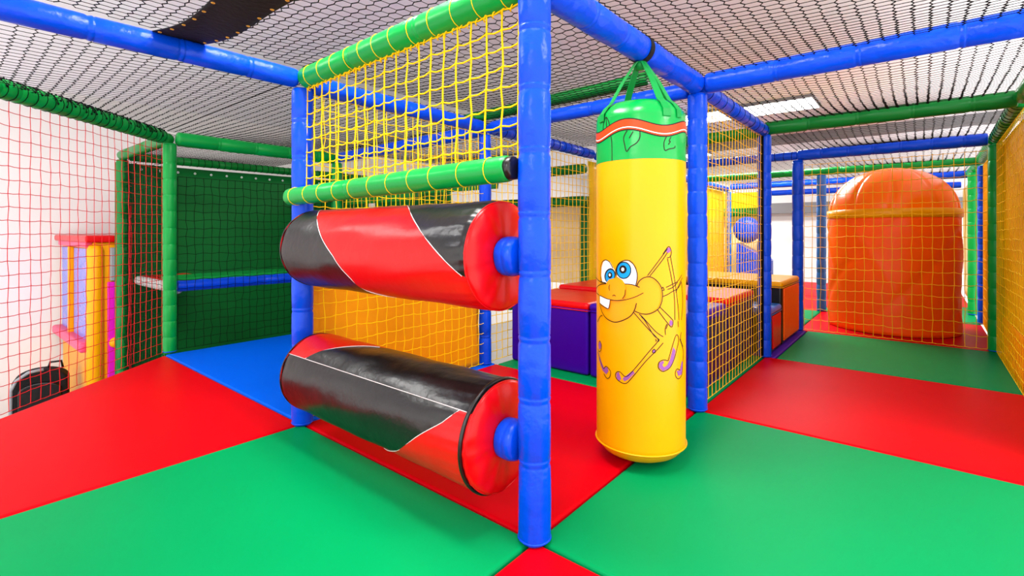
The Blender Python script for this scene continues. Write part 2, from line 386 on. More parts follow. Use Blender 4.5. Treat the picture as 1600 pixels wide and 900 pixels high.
# ------------------------------------------------------------------ nets
def net(name, fn, na, nb, mat, rad, label, kind='square', knot=0, sag=0, keep=None, jit=.0, sides=4, rsag=0.0, group='rope nets', slack=.0):
    """fn(a,b) -> point for a,b in 0..1; strands along b (columns), rungs along a"""
    m = MB(); rnd = random.Random(len(label)*31+na)
    amp = .12
    J = {}
    def node(i, j):
        if (i, j) not in J:
            a = i/na; b = j/nb
            if kind == 'brick': a += (amp if (i+j) % 2 == 0 else -amp)/na*.9
            if kind == 'diamond': a += (.5 if j % 2 else 0)/na
            da = rnd.uniform(-jit, jit)/na; db = rnd.uniform(-jit, jit)/nb
            edge = min(j, nb-j, i, na-i) == 0
            p = Vector(fn(min(max(a+(0 if edge else da), 0), 1), min(max(b+(0 if edge else db), 0), 1)))
            if sag: p.z -= sag*math.sin(PI*min(max(a, 0), 1))*math.sin(PI*b)
            J[(i, j)] = p
        return J[(i, j)]
    ok = keep or (lambda p: True)
    if kind in ('square', 'brick'):
        for i in range(na+1):
            run = []
            for j in range(nb+1):
                p = node(i, j)
                if ok(p): run.append(p)
                else:
                    m.tube(run, rad*(1.08 if kind == 'brick' else 1.15), sides, cap=False); run = []
            m.tube(run, rad*(1.08 if kind == 'brick' else 1.15), sides, cap=False)
        for j in range(nb+1):
            if kind == 'square':
                run = []
                for i in range(na+1):
                    p = node(i, j)
                    if not ok(p):
                        m.tube(run, rad, sides, cap=False); run = []; continue
                    if run and rsag: run.append((node(i-1, j)+p)/2-Z*rsag)
                    run.append(p)
                m.tube(run, rad, sides, cap=False)
            else:
                for i in range(na):
                    if (i+j) % 2 == 0 and ok(node(i, j)) and ok(node(i+1, j)):
                        m.tube([node(i, j), node(i+1, j)], rad*.72, 3, cap=False)
    else:
        for j in range(nb):
            for i in range(na+1):
                p = node(i, j)
                for k in ((i, i-1) if j % 2 == 0 else (i, i+1)):
                    if 0 <= k <= na:
                        q = node(k, j+1)
                        if ok(p) and ok(q): m.tube([p, q], rad, 3, cap=False)
    if knot:
        for p in J.values():
            if ok(p): m.knot(p, knot)
    o = m.build(name, mat, recalc=False); tag(o, label, 'net', group); return o
def quad(p00, p10, p01, p11):
    a_, b_, c_, d_ = map(Vector, (p00, p10, p01, p11))
    return lambda a, b: (a_*(1-a)+b_*a)*(1-b)+(c_*(1-a)+d_*a)*b
# net in front above the rollers
net('climbing_net', quad(P(-.005, .065, 1.225), P(-.005, VB-.05, 1.205), P(0, .065, HA-.052), P(0, VB-.05, HB-.052)), 19, 8, 'yrope', .0031,
    'bright yellow rope net filling the gap above the green bar', knot=.007, jit=.09, sides=5, rsag=.006, group='yellow nets')
m = MB(); rl = random.Random(9)
coil = []
for i in range(260):
    q = i/259; c_ = P(0, .07+(VB-.13)*q, HA-.058+(HB-HA)*q); g = q*2*PI*34
    coil.append(c_+U*(.010*math.cos(g))+Z*(.010*math.sin(g)+rl.uniform(-.002, .002)))
m.tube(coil, .0024, 4)
tag(m.build('edge_cord', 'yrope', recalc=False), 'yellow cord coiled along the underside of the laced green beam', 'cord')
# net and sheet behind rollers
net('climbing_net', quad(P(.06, VB+.01, .02), P(1.42, 1.54, .02), P(.06, VB+.01, HB-.06), P(1.42, 1.54, HB-.06)), 20, 23, 'yrope', .0022,
    'yellow net in front of the golden sheet behind the rollers', knot=.0045, jit=.1, rsag=.004, group='yellow nets')
def sheet(name, p00, p10, p01, p11, mat, label, amp=.008, cat='sheet', group=None, th=.006, nx=40, nz=24, seed=1, freq=1.0):
    q = quad(p00, p10, p01, p11); p00, p10, p01 = map(Vector, (p00, p10, p01))
    nrm = (p10-p00).cross(p01-p00).normalized(); rr = random.Random(seed); ph = [rr.uniform(0, 6) for _ in range(5)]
    def f(a, b): return amp*(math.sin(freq*(7*a+2.2*b)+ph[0])+.6*math.sin(freq*(15*a-5*b)+ph[1])+.4*math.sin(freq*(3*a+11*b)+ph[2]))
    m = MB(); vv = []; ff = []
    for s_ in (0, 1):
        for j in range(nz+1):
            for i in range(nx+1):
                vv.append(q(i/nx, j/nz)+nrm*(f(i/nx, j/nz)+s_*th))
    W = nx+1; Nn = W*(nz+1)
    for j in range(nz):
        for i in range(nx):
            a = j*W+i; ff.append((a, a+1, a+W+1, a+W)); ff.append((Nn+a, Nn+a+W, Nn+a+W+1, Nn+a+1))
    for i in range(nx): ff.append((i, Nn+i, Nn+i+1, i+1)); b = nz*W+i; ff.append((b, b+1, Nn+b+1, Nn+b))
    for j in range(nz): a = j*W; ff.append((a, a+W, Nn+a+W, Nn+a)); a = j*W+nx; ff.append((a, Nn+a, Nn+a+W, a+W))
    m.add(vv, ff); o = m.build(name, mat); tag(o, label, cat, group); return o
sheet('backing_sheet', P(.06, VB+.06, .0), P(1.40, 1.59, .0), P(.06, VB+.06, 1.0), P(1.40, 1.59, 1.0), 'sheet', 'golden yellow sheet behind the two rollers', .006)
# side net C-D
net('climbing_net', quad(P(S1+.05, 0, .015), P(S2-.05, 0, .015), P(S1+.05, 0, HC-.06), P(S2-.05, 0, HD-.07)), 21, 25, 'orope', .0021,
    'yellow side net between the two blue posts right of the bag', knot=.0042, jit=.07, group='yellow nets')
m = MB(); m.tube([P(S2-.075, .0, .02), P(S2-.068, .0, .9), P(S2-.075, 0, HD-.06)], .011, 6)
tag(m.build('border_rope', 'brope'), 'dark bundled border rope tied down beside the dark blue post', 'rope')
# net before the dome
net('climbing_net', quad(P(S3+.01, -.055, .015), P(S3+.01, -1.39, .015), P(S3+.01, -.055, 1.665), P(S3+.01, -1.39, 1.675)), 19, 16, 'orope', .0026,
    'yellow net hanging in front of the orange dome', knot=.0045, jit=.07, rsag=.005, group='yellow nets')
# right nets
net('climbing_net', quad(P(S2-1.2, -1.44, .01), P(S3-.05, -1.44, .01), P(S2-1.2, -1.44, HD-.05), P(S3-.05, -1.44, HR-.05)), 40, 24, 'yrope', .0022,
    'yellow net at the far right edge before a golden sheet', knot=.0042, jit=.08, rsag=.003, group='yellow nets')
sheet('backing_sheet', P(S2-1.3, -1.485, .28), P(S3+.15, -1.485, .28), P(S2-1.3, -1.485, 1.76), P(S3+.15, -1.485, 1.74), 'sheet', 'golden sheet behind the net at the right edge', .004)
sheet('backing_sheet', P(S2-1.3, -1.478, -.3), P(S3+.15, -1.478, -.3), P(S2-1.3, -1.478, .30), P(S3+.15, -1.478, .30), 'dorange', 'orange red sheet at the foot of the right edge net', .003)
net('climbing_net', quad(P(S3+.06, -1.45, .01), P(5.95, -1.47, .01), P(S3+.06, -1.45, 1.70), P(5.95, -1.47, 1.70)), 20, 17, 'orope', .003,
    'amber net running back right of the orange dome', knot=0, group='yellow nets')
sheet('backing_sheet', P(S3+.1, -1.52, -.5), P(5.95, -1.52, -.5), P(S3+.1, -1.52, 1.72), P(5.95, -1.52, 1.72), 'wood', 'pale tan sheet behind the amber net right of the dome', .006)
sheet('backing_sheet', P(6.8, -1.5, .0), P(9.9, -1.5, 0), P(6.8, -1.5, 1.7), P(9.9, -1.5, 1.7), 'lemon', 'lemon yellow sheet beyond the slim green post at right', .006)
# long far yellow wall (v = 1.5)
net('climbing_net', quad(P(1.5, 1.55, .015), P(2.98, 1.55, .015), P(1.5, 1.55, 1.71), P(2.98, 1.55, 1.70)), 22, 25, 'yrope', .0026,
    'yellow net behind the red-topped purple block', knot=0, jit=.05, group='yellow nets')
net('climbing_net', quad(P(3.0, 1.53, .015), P(7.4, 1.53, .015), P(3.0, 1.53, 1.68), P(7.4, 1.53, 1.64)), 56, 24, 'orope', .003,
    'long yellow net along the far yellow sheet', knot=0, group='yellow nets')
sheet('backing_sheet', P(3.0, 1.60, .0), P(7.4, 1.60, 0), P(3.0, 1.60, 1.70), P(7.4, 1.60, 1.66), 'lemon', 'long lemon yellow sheet seen through the side net', .008)
# red net
gd = (Vector((-2.62, .75, 0))-P(.0, 3.78, 0))
R0 = P(.0, 3.78, 0)-Vector((.012, 0, 0))
def redfn(a, b):
    p = R0+gd*a; p.z = .01+b*1.72; p.x += .012*math.sin(b*PI)*math.sin(a*9); return p
redfn0 = redfn
net('climbing_net', redfn, 50, 23, 'rrope', .0020, 'fine red net in front of the white wall and yellow machine', knot=.0048, jit=.06, sides=4, rsag=.002)
# gathered red net and black nets of the green bay
m = MB()
rn = random.Random(4)
for k in range(6):
    x = .10+.018*k
    m.tube([P(.08, 5.02+x*.6, -.6+1.7*q/12+rn.uniform(-.01, .01)) + U*rn.uniform(-.008, .008) for q in range(14)], .003, 4)
for q in range(36): m.tube([P(.08, 5.06, -.6+.06*q), P(.085, 5.19, -.58+.06*q)], .002, 3)
tag(m.build('gathered_net', 'rrope', recalc=False), 'gathered strip of red net hanging beside the outer green bay post', 'net')
net('climbing_net', quad(P(.10, 3.78, .02), P(1.5, 3.78, .02), P(.10, 3.78, 1.45), P(1.5, 3.78, 1.45)), 22, 20, 'brope', .0020,
    'black net hanging in front of the dark green back sheet', knot=.0038, jit=.12, group='black nets')
net('climbing_net', quad(P(.05, 3.86, -.9), P(.05, 5.22, -.9), P(.05, 3.86, 1.71), P(.05, 5.22, 1.71)), 24, 40, 'brope', .0022,
    'black net on the outer side of the green bay', knot=0, jit=.1, group='black nets')
net('climbing_net', quad(P(1.58, 1.65, .4), P(1.58, 3.72, .4), P(1.58, 1.65, 1.72), P(1.58, 3.72, 1.72)), 30, 19, 'orope', .0022,
    'yellow net far back seen through the front yellow net', knot=0, jit=.1, group='yellow nets')
# bay sheets
bs = sheet('backing_sheet', P(-.0, 5.345, FLOOR+.02), P(3.0, 5.345, FLOOR+.02), P(.0, 5.345, 1.70), P(3.0, 5.345, 1.70), 'gsheet', 'dark green sheet closing the back of the bay, eyelets along its top', .012)
for k in range(16):
    m = MB(); ring(m, P(.22+.165*k, 5.32, 1.645), V, .009, .0035, 10); m.build('eyelet', 'white', bs)
sheet('backing_sheet', P(1.62, 2.6, 1.28), P(1.62, 3.75, 1.28), P(1.62, 2.6, 1.50), P(1.62, 3.75, 1.50), 'dgreen', 'green padded strip behind the front yellow net, left part', .004, th=.04)
sheet('backing_sheet', P(1.66, 1.65, 1.34), P(1.66, 2.55, 1.34), P(1.66, 1.65, 1.48), P(1.66, 2.55, 1.48), 'dgreen', 'green padded strip behind the front yellow net, right part', .004, th=.04)
sheet('backing_sheet', P(3.05, 3.65, FLOOR+.02), P(3.05, 5.25, FLOOR+.02), P(3.05, 3.65, 1.7), P(3.05, 5.25, 1.7), 'gsheet', 'dark green sheet deep behind the yellow nets', .01)
# bench of the bay
t = thing('padded_shelf', 'waist-high shelf with blue rolled edge and green top in the bay', 'shelf', P(.1, 3.86, .5))
m = MB(); m.lathe(P(.11, 3.86, .535), U, sleeve_prof(1.38, .7, .047), 24); m.build('rolled_edge', 'blue', t)
m = MB(); m.box(P(.8, 4.07, .583), (1.38, .40, .035), ROTU); m.build('top_board', 'green', t, bevel=.008)
t = thing('padded_shelf', 'red-topped shelf with pale quilted edge behind the red net', 'shelf', P(.05, 4.5, .5))
m = MB(); m.lathe(P(.16, 3.98, .50), V, sleeve_prof(1.18, .07, .045, depth=.008), 20); m.build('rolled_edge', 'greypad', t)
m = MB(); m.box(P(.38, 4.60, .53), (.40, 1.1, .035), ROTU); m.build('top_board', 'red', t, bevel=.008)

# ------------------------------------------------------------------ ceiling nets
ZN = 1.850
def cnet(u0, u1, v0, v1, orient, label, kind='brick', cell=(.055, .058), sag=.07, keep=None, rad=.0021, z=None):
    z = z or (ZN, ZN, ZN, ZN)
    if orient == 'U':   # columns run along u
        fn = quad(P(u0, v0, z[0]), P(u0, v1, z[0]), P(u1, v0, z[1]), P(u1, v1, z[1])); na = round((v1-v0)/cell[0]); nb = round((u1-u0)/cell[1]/2)*4
    else:
        fn = quad(P(u0, v0, z[0]), P(u1, v0, z[1]), P(u0, v1, z[0]), P(u1, v1, z[1])); na = round((u1-u0)/cell[0]); nb = round((v1-v0)/cell[1]/2)*4
    return net('overhead_net', fn, na, nb, 'brope', rad, label, kind=kind, sag=sag, keep=keep, jit=.06, knot=0.0029 if kind != 'diamond' else .003, group='black overhead nets')
def left_keep(p):
    # inside the diagonal green beam
    a = GL0; b = GL1; return (b.x-a.x)*(p.y-a.y)-(b.y-a.y)*(p.x-a.x) > -.02
cnet(-2.7, .03, VB, 3.84, 'V', 'black overhead net over the left red mat, sagging to the green beam', keep=left_keep, sag=.05, cell=(.056, .05), z=(ZN-.03, ZN-.03))
cnet(-2.2, 0, 0, VB, 'V', 'black overhead net in front with the black strip on it', cell=(.05, .05), sag=.03)
cnet(0, S1, 0, VB, 'V', 'black overhead net right above the rollers', kind='brick', cell=(.05, .045), sag=.05)
cnet(.03, 1.55, VB, 3.8, 'V', 'black overhead net over the blue mat', kind='brick', cell=(.05, .045), sag=.05, z=(ZN-.03, ZN-.03))
cnet(0, S1, -2.3, 0, 'U', 'black overhead net at the top right corner', cell=(.052, .04), sag=.05)
cnet(S1, S2, -1.47, 0, 'U', 'black overhead net between the blue and green beams at right', cell=(.052, .04), sag=.06)
cnet(S2, S3, -1.47, 0, 'U', 'black overhead net between green beam and the farther blue beam', cell=(.055, .05), sag=.06, z=(ZN, ZN-.04))
cnet(S3, S4, -1.47, 0, 'U', 'black overhead net above the orange dome', cell=(.06, .075), sag=.05, rad=.0017, z=(ZN-.04, ZN-.07))
cnet(S4, 7.45, -1.47, 0, 'U', 'black overhead net beyond the orange dome', cell=(.08, .10), sag=.05, rad=.0015, z=(ZN-.07, ZN-.07))
cnet(S1, S2, 0, 1.55, 'U', 'black overhead net above the purple blocks', cell=(.055, .055), sag=.05)
cnet(S2, S3, 0, 1.55, 'U', 'black overhead net above the yellow-topped block', rad=.0016, cell=(.06, .075), sag=.05, z=(ZN, ZN-.04))
cnet(S3, 7.45, 0, 1.55, 'U', 'black overhead net far behind the blue corner post', cell=(.08, .10), sag=.05, rad=.0015, z=(ZN-.04, ZN-.08))
cnet(1.55, 3.0, 1.55, 3.8, 'V', 'black overhead net beyond the back blue post', kind='brick', cell=(.055, .055), sag=.05)
cnet(.05, 1.55, 3.8, 5.27, 'V', 'black overhead net above the dark green bay', kind='diamond', cell=(.07, .06), rad=.0014, sag=.03, z=(ZN-.05, ZN-.05))
# black strip with brass eyelets
t = thing('eyelet_strip', 'wide black cloth strip with brass eyelets lying under the overhead net', 'cloth strip', P(-.55, .8, ZN-.05))
m = MB(); nn = 26; vv = []; ff = []
def strip_pt(a, q):
    uu = -.66+.185*a+.012*math.sin(q*7); v_ = VB-.01-1.75*q
    return P(uu+.012*math.sin(q*9+a), v_, ZN-.018-.075*math.sin(PI*min(1, q*.9))-.004*math.sin(a*6+q*12))
for s_ in (0, 1):
    for j in range(nn+1):
        for i in range(9): vv.append(strip_pt(i/8, j/nn)+Z*(-.003*s_))
Nn = 9*(nn+1)
for j in range(nn):
    for i in range(8):
        a = j*9+i; ff.append((a, a+9, a+10, a+1)); ff.append((Nn+a, Nn+a+1, Nn+a+10, Nn+a+9))
    ff.append((j*9, Nn+j*9, Nn+j*9+9, j*9+9)); ff.append((j*9+8, j*9+17, Nn+j*9+17, Nn+j*9+8))
m.add(vv, ff); m.build('cloth', 'blackcloth', t)
for side in (.07, .93):
    for k in range(14):
        m = MB(); ring(m, strip_pt(side, .03+k*.066)-Z*.004, (0, 0, 1), .0055, .0018, 10); m.build('eyelet', 'brass', t)

# ------------------------------------------------------------------ rollers
RR = .188; T0 = .14; T1 = 1.36
def interp(xs, ys, x):
    if x <= xs[0]: return ys[0]+(x-xs[0])*(ys[1]-ys[0])/(xs[1]-xs[0])
    for i in range(len(xs)-1):
        if x <= xs[i+1]: return ys[i]+(x-xs[i])*(ys[i+1]-ys[i])/(xs[i+1]-xs[i])
    return ys[-1]+(x-xs[-1])*(ys[-1]-ys[-2])/(xs[-1]-xs[-2])
def rpt(z, t, phi, R=RR):
    g = math.radians(phi); return P(0, t, z)+(-U)*(R*math.cos(g))+Z*(R*math.sin(g))
def rsurf(t, phi):
    # soft puckers of the vinyl, stronger near the right-hand end
    g = math.radians(phi); k = math.exp(-(t-T0)/.12)
    return RR+.0012*math.sin(9*g+11*t)+.0010*math.sin(21*t+3*g)+.0016*k*math.sin(30*g+14*t)-.006*math.exp(-((t-T0)/.012)**2)-.006*math.exp(-((T1-t)/.012)**2)
def panel(mb, z, lo, hi, ph0=-90, ph1=270, step=3, nt=40):
    k = max(1, int((ph1-ph0)/step)); vv = []; ff = []
    for a in range(k+1):
        phi = ph0+(ph1-ph0)*a/k
        l_ = min(max(lo(phi), T0), T1); h_ = min(max(hi(phi), T0), T1)
        if h_ < l_: h_ = l_
        for b in range(nt+1):
            t_ = l_+(h_-l_)*b/nt; vv.append(rpt(z, t_, phi, rsurf(t_, phi)))
    for a in range(k):
        for b in range(nt):
            i = a*(nt+1)+b; q = (i, i+1, i+nt+2, i+nt+1)
            ff.append(q)
    mb.add(vv, ff)
def clean(o):
    bm = bmesh.new(); bm.from_mesh(o.data); bmesh.ops.remove_doubles(bm, verts=bm.verts, dist=1e-5)
    bmesh.ops.dissolve_degenerate(bm, edges=bm.edges, dist=1e-6)
    bmesh.ops.recalc_face_normals(bm, faces=bm.faces)
    # outward orientation for open panels
    c0 = None
    bm.to_mesh(o.data); bm.free(); return o
def roller(z, label, upper):
    t = thing('padded_roller', label, 'roller', P(0, .75, z), 'striped padded rollers')
    if upper:
        s1x, s1y = [-77, -60, -32, -5, 23, 64], [.713, .786, .824, .897, 1.024, 1.203]
        s2x, s2y = [-18, 0, 19, 45, 85], [.152, .237, .328, .452, .628]
        L1 = lambda p: interp(s1x, s1y, p); L2 = lambda p: interp(s2x, s2y, p)
        m = MB(); panel(m, z, L1, lambda p: T1); a = m.build('drum_panel', 'black', t); a['label'] = 'black left panel'
        m = MB(); panel(m, z, L2, L1); a = m.build('drum_panel', 'rred', t); a['label'] = 'red spiral panel'
        m = MB(); panel(m, z, lambda p: T0, L2); a = m.build('drum_panel', 'black', t); a['label'] = 'black right panel'
        m = MB()
        for L in (L1, L2):
            run = []
            for p in range(-90, 271, 4):
                if T0+.004 < L(p) < T1-.004: run.append(rpt(z, L(p), p, RR+.0004))
            m.tube(run, .0016, 5)
        m.build('seam', 'thread', t)
    else:
        ta = lambda p: interp([37, 55, 81, 150], [1.207, 1.134, .98, .6], p)
        tb = lambda p: interp([-53, -33, .5, 21, 38.5], [.628, .508, .356, .251, .192], p)
        m = MB(); panel(m, z, tb, lambda p: T1, -90, 38.2); panel(m, z, lambda p: T0, ta, 38.2, 270); a = m.build('drum_panel', 'black', t); a['label'] = 'black main panel'
        m = MB(); panel(m, z, ta, lambda p: T1, 38.2, 270); a = m.build('drum_panel', 'rred', t); a['label'] = 'red far panel'
        m = MB(); panel(m, z, lambda p: T0, tb, -90, 38.2); a = m.build('drum_panel', 'rred', t); a['label'] = 'red near panel'
        m = MB()
        m.tube([rpt(z, tb(p), p, RR+.0004) for p in range(-90, 39, 4)], .0015, 5)
        m.tube([rpt(z, .16+1.19*q/20, 38.2, RR+.0006) for q in range(21)], .0016, 5)
        m.tube([rpt(z, ta(p), p, RR+.0004) for p in range(39, 100, 4)], .0015, 5)
        m.build('seam', 'thread', t)
        m = MB(); m.tube([rpt(z, T0+.012, p, RR+.0005) for p in range(-180, 181, 6)], .007, 8); a = m.build('zip', 'black', t); a['label'] = 'black zip around the near end'
    for (tt, s_) in ((T0, -1), (T1, 1)):
        m = MB(); prof = [(0, RR-.004), (.006, RR-.003), (.013, RR-.012), (.018, RR*.8), (.02, RR*.4), (.016, .065)]
        def rf(h, r_, g, s_=s_): return r_
        o_ = P(0, tt, z); ax = V*s_
        a_ = ax.cross(Z).normalized(); c_ = ax.cross(a_).normalized(); n = 72; vv = []; ff = []
        for (h, r_) in prof:
            for j in range(n):
                g = 2*PI*j/n; puck = .0022*math.sin(g*13+math.sin(g*5))*(1 if .03 < r_ < RR-.002 else 0)*(r_/RR)
                vv.append(o_+ax*(h+puck)+a_*(r_*math.cos(g))+c_*(r_*math.sin(g)))
        for i in range(len(prof)-1):
            for j in range(n): ff.append((i*n+j, i*n+(j+1) % n, (i+1)*n+(j+1) % n, (i+1)*n+j))
        ff.append(tuple((len(prof)-1)*n+j for j in range(n)))
        m.add(vv, ff); a = m.build('end_cap', 'rred', t)
        m = MB(); m.tube([rpt(z, tt+s_*.004, p, RR-.003) for p in range(-180, 181, 6)], .0028, 6); m.build('rim_piping', 'rred' if s_ < 0 else 'black', t)
        m = MB(); L = .09
        m.lathe(P(0, tt+s_*.012, z), V*s_, [(0, .058), (.008, .066), (.035, .067), (.04, .064), (.045, .067), (.064, .062), (.073, .054)], 28, rf=wob(int(z*10)+3)); m.build('hub_sleeve', 'blue', t)
    return t
roller(.915, 'upper padded roller, black with a wide red spiral band', True)
roller(.300, 'lower padded roller close above the mat, mostly black with red corners', False)

# ------------------------------------------------------------------ hanging bag
f_, cx_, hy_ = 771, 800, 361
BC = Vector((.572, 2.2, 0)); BR = .1925
def bag_uv(px, py):
    """photo pixel -> (angle, height) on the drum"""
    d = Vector(((px-cx_)/f_, 1, (hy_-py)/f_)); c0 = Vector((0, 0, 1))-BC
    a = d.x*d.x+d.y*d.y; b = 2*(d.x*c0.x+d.y*c0.y); cc = c0.x**2+c0.y**2-BR*BR
    D = max(0, b*b-4*a*cc); t_ = (-b-math.sqrt(D))/2/a
    p = Vector((0, 0, 1))+d*t_
    g = math.atan2(p.y-BC.y, p.x-BC.x)
    if g > 1: g -= 2*PI
    return (g*BR, p.z)
def bag_pt(s_, z, off=0): g = s_/BR; return Vector((BC.x+(BR+off)*math.cos(g), BC.y+(BR+off)*math.sin(g), z))
bag = thing('punch_bag', 'tall yellow hanging punch bag with green top and printed bug face', 'punch bag', (BC.x, BC.y, .03))
m = MB(); m.lathe((BC.x, BC.y, 0), (0, 0, 1), [(.012, .02), (.014, .08), (.024, .125), (.045, .165), (.07, .186), (.08, .1925), (.1, BR-.001), (.5, BR), (.9, BR), (1.296, BR)], 64, cap1=False)
m.build('lower_cover', 'yellow', bag)
m = MB(); ring(m, (BC.x, BC.y, .082), (0, 0, 1), BR+.0015, .0045, 64); m.build('bottom_piping', 'yellow', bag)
m = MB(); m.lathe((BC.x, BC.y, 0), (0, 0, 1), [(1.296, BR+.0006), (1.48, BR+.0006), (1.505, BR-.004), (1.535, BR-.028), (1.552, BR-.05), (1.556, BR-.08), (1.552, .02)], 64, cap0=False,
        rf=lambda h, r_, g: r_*(1+(.010*math.sin(g*9) if h > 1.49 else 0)))
m.build('top_cover', 'baggreen', bag)
# decals
def fill(polys, mat, off, name='printed_patch', parent=None, px=True):
    if len(polys) > 1:
        for q_ in polys: fill([q_], mat, off, name, parent, px)
        return
    bm = bmesh.new()
    for pts in polys:
        q = [bag_uv(*p) for p in pts] if px else pts
        vs_ = [bm.verts.new((a, b, 0)) for a, b in q]
        bm.faces.new(vs_)
    bmesh.ops.triangulate(bm, faces=bm.faces[:], ngon_method='EAR_CLIP')
    for _ in range(6):
        es = [e for e in bm.edges if e.calc_length() > .012]
        if not es: break
        bmesh.ops.subdivide_edges(bm, edges=es, cuts=1); bmesh.ops.triangulate(bm, faces=[f for f in bm.faces if len(f.verts) > 3])
    m = MB(); m.v = [tuple(bag_pt(v.co.x, v.co.y, off)) for v in bm.verts]
    bm.verts.index_update(); m.f = [tuple(v.index for v in f.verts) for f in bm.faces]; bm.free()
    return m.build(name, mat, bag if parent is None else parent)
def smooth_line(pts, n=6):
    out = []; k = len(pts)
    for i in range(k-1):
        p0 = pts[max(i-1, 0)]; p1 = pts[i]; p2 = pts[i+1]; p3 = pts[min(i+2, k-1)]
        for j in range(n):
            t_ = j/n
            out.append(tuple(.5*((2*p1[a])+(-p0[a]+p2[a])*t_+(2*p0[a]-5*p1[a]+4*p2[a]-p3[a])*t_*t_+(-p0[a]+3*p1[a]-3*p2[a]+p3[a])*t_**3) for a in (0, 1)))
    out.append(pts[-1]); return out
def lines(ls, mat, w, off, name='printed_line', sm=True):
    for pts in ls:
        m = MB(); w_ = w*1.4
        q = [bag_uv(*p) for p in (smooth_line(pts) if sm and len(pts) > 2 else pts)]
        # densify
        d = [q[0]]
        for a, b in zip(q, q[1:]):
            L = math.hypot(b[0]-a[0], b[1]-a[1]); k = max(1, int(L/.008))
            for i in range(1, k+1): d.append((a[0]+(b[0]-a[0])*i/k, a[1]+(b[1]-a[1])*i/k))
        vv = []; ff = []
        for i in range(len(d)):
            a = d[max(i-1, 0)]; b = d[min(i+1, len(d)-1)]; L = math.hypot(b[0]-a[0], b[1]-a[1]) or 1
            nx_, nz_ = -(b[1]-a[1])/L*w_/2, (b[0]-a[0])/L*w_/2
            vv += [bag_pt(d[i][0]+nx_, d[i][1]+nz_, off), bag_pt(d[i][0]-nx_, d[i][1]-nz_, off)]
            if i: ff.append((2*i-2, 2*i-1, 2*i+1, 2*i))
        m.add(vv, ff); m.build(name, mat, bag)
def ell(cx, cy, rx, ry, rot=0, n=28, a0=0, a1=360):
    o = []; rr = math.radians(rot)
    for i in range(n if a1-a0 == 360 else n+1):
        g = math.radians(a0+(a1-a0)*i/n); x = rx*math.cos(g); y = ry*math.sin(g)
        o.append((cx+x*math.cos(rr)-y*math.sin(rr), cy+x*math.sin(rr)+y*math.cos(rr)))
    return o
Z1 = lambda x, y: (920+x/6.925, 370+y/6.925)     # coordinates read from two magnified views
Z2 = lambda x, y: (920+x/6.925, 480+y/6.925)
def zl(fz, *pts): return [fz(*p) for p in pts]
# wavy ribbon round the top
def wave(g): return 1.424+.016*math.sin(g*4+3.81)
def band(a, b, mat, off, name):
    m = MB(); vv = []; ff = []; n = 140
    for i in range(n+1):
        g = 2*PI*i/n; 
        for q in (a, b): vv.append(bag_pt(g*BR, wave(g)+q, off))
        if i: ff.append((2*i-2, 2*i-1, 2*i+1, 2*i))
    m.add(vv, ff); return m.build(name, mat, bag)
band(-.024, .026, 'ink', .0012, 'ribbon_outline'); band(-.019, .021, 'oprint', .0018, 'ribbon'); band(-.013, -.0095, 'white', .0024, 'ribbon_highlight')
Z3 = lambda x, y: (900+x/3.75, 60+y/3.75)
lines([zl(Z3, (160, 560), (162, 500), (178, 462), (197, 505), (192, 540)), zl(Z3, (178, 462), (180, 520)),
       zl(Z3, (300, 540), (280, 580), (286, 625), (297, 662), (320, 635), (355, 612), (374, 580), (374, 540)), zl(Z3, (335, 545), (312, 585)),
       zl(Z3, (530, 575), (515, 610), (520, 655), (545, 648), (575, 642), (580, 630)), zl(Z3, (556, 578), (545, 600), (552, 605), (540, 622)),
       zl(Z3, (200, 560), (210, 600), (212, 718))], 'ink', .0028, .0014)
# bug body and head
head = zl(Z1, (95, 545), (140, 515), (200, 505), (235, 460), (300, 445), (370, 465), (395, 505), (470, 520), (520, 535), (545, 480), (600, 440), (670, 435), (730, 475), (775, 540), (790, 620), (775, 730), (730, 790), (650, 830), (570, 830), (490, 800), (440, 860), (360, 900), (290, 915), (220, 895), (165, 840), (140, 780), (130, 640), (100, 600))
fill([head], 'amber', .0006, 'bug_body')
fill([zl(Z1, (150, 490), (138, 420), (140, 330), (160, 270), (195, 250), (235, 275), (265, 330), (285, 370), (290, 420), (230, 465), (200, 500)),
      zl(Z1, (330, 300), (380, 262), (430, 262), (480, 300), (515, 370), (522, 440), (505, 522), (440, 512), (392, 505), (360, 465), (310, 430), (305, 360))], 'white', .0014, 'eye_white')
fill([ell(*Z1(232, 420), 8.4, 11.6, 10), ell(*Z1(380, 362), 11.8, 13.6)], 'ink', .0020, 'eye_ring')
fill([ell(*Z1(234, 424), 6.9, 10.0, 10), ell(*Z1(380, 362), 10.2, 12.0)], 'cyan', .0026, 'iris')
fill([ell(*Z1(235, 415), 3.4, 4.8), ell(*Z1(373, 352), 5.6, 6.3)], 'ink', .0032, 'pupil')
fill([ell(*Z1(233, 412), 1.5, 2.2), ell(*Z1(371, 352), 2.3, 2.9)], 'white', .0038, 'pupil_glint')
nose = zl(Z1, (120, 540), (195, 505), (225, 462), (300, 442), (372, 470), (400, 540), (395, 620), (370, 668), (320, 685), (250, 680), (190, 660), (140, 630))
fill([nose], 'amber', .0044, 'bug_nose')
fill([zl(Z1, (132, 632), (240, 680), (220, 775), (132, 715))], 'white', .0050, 'tooth')
K = .0026
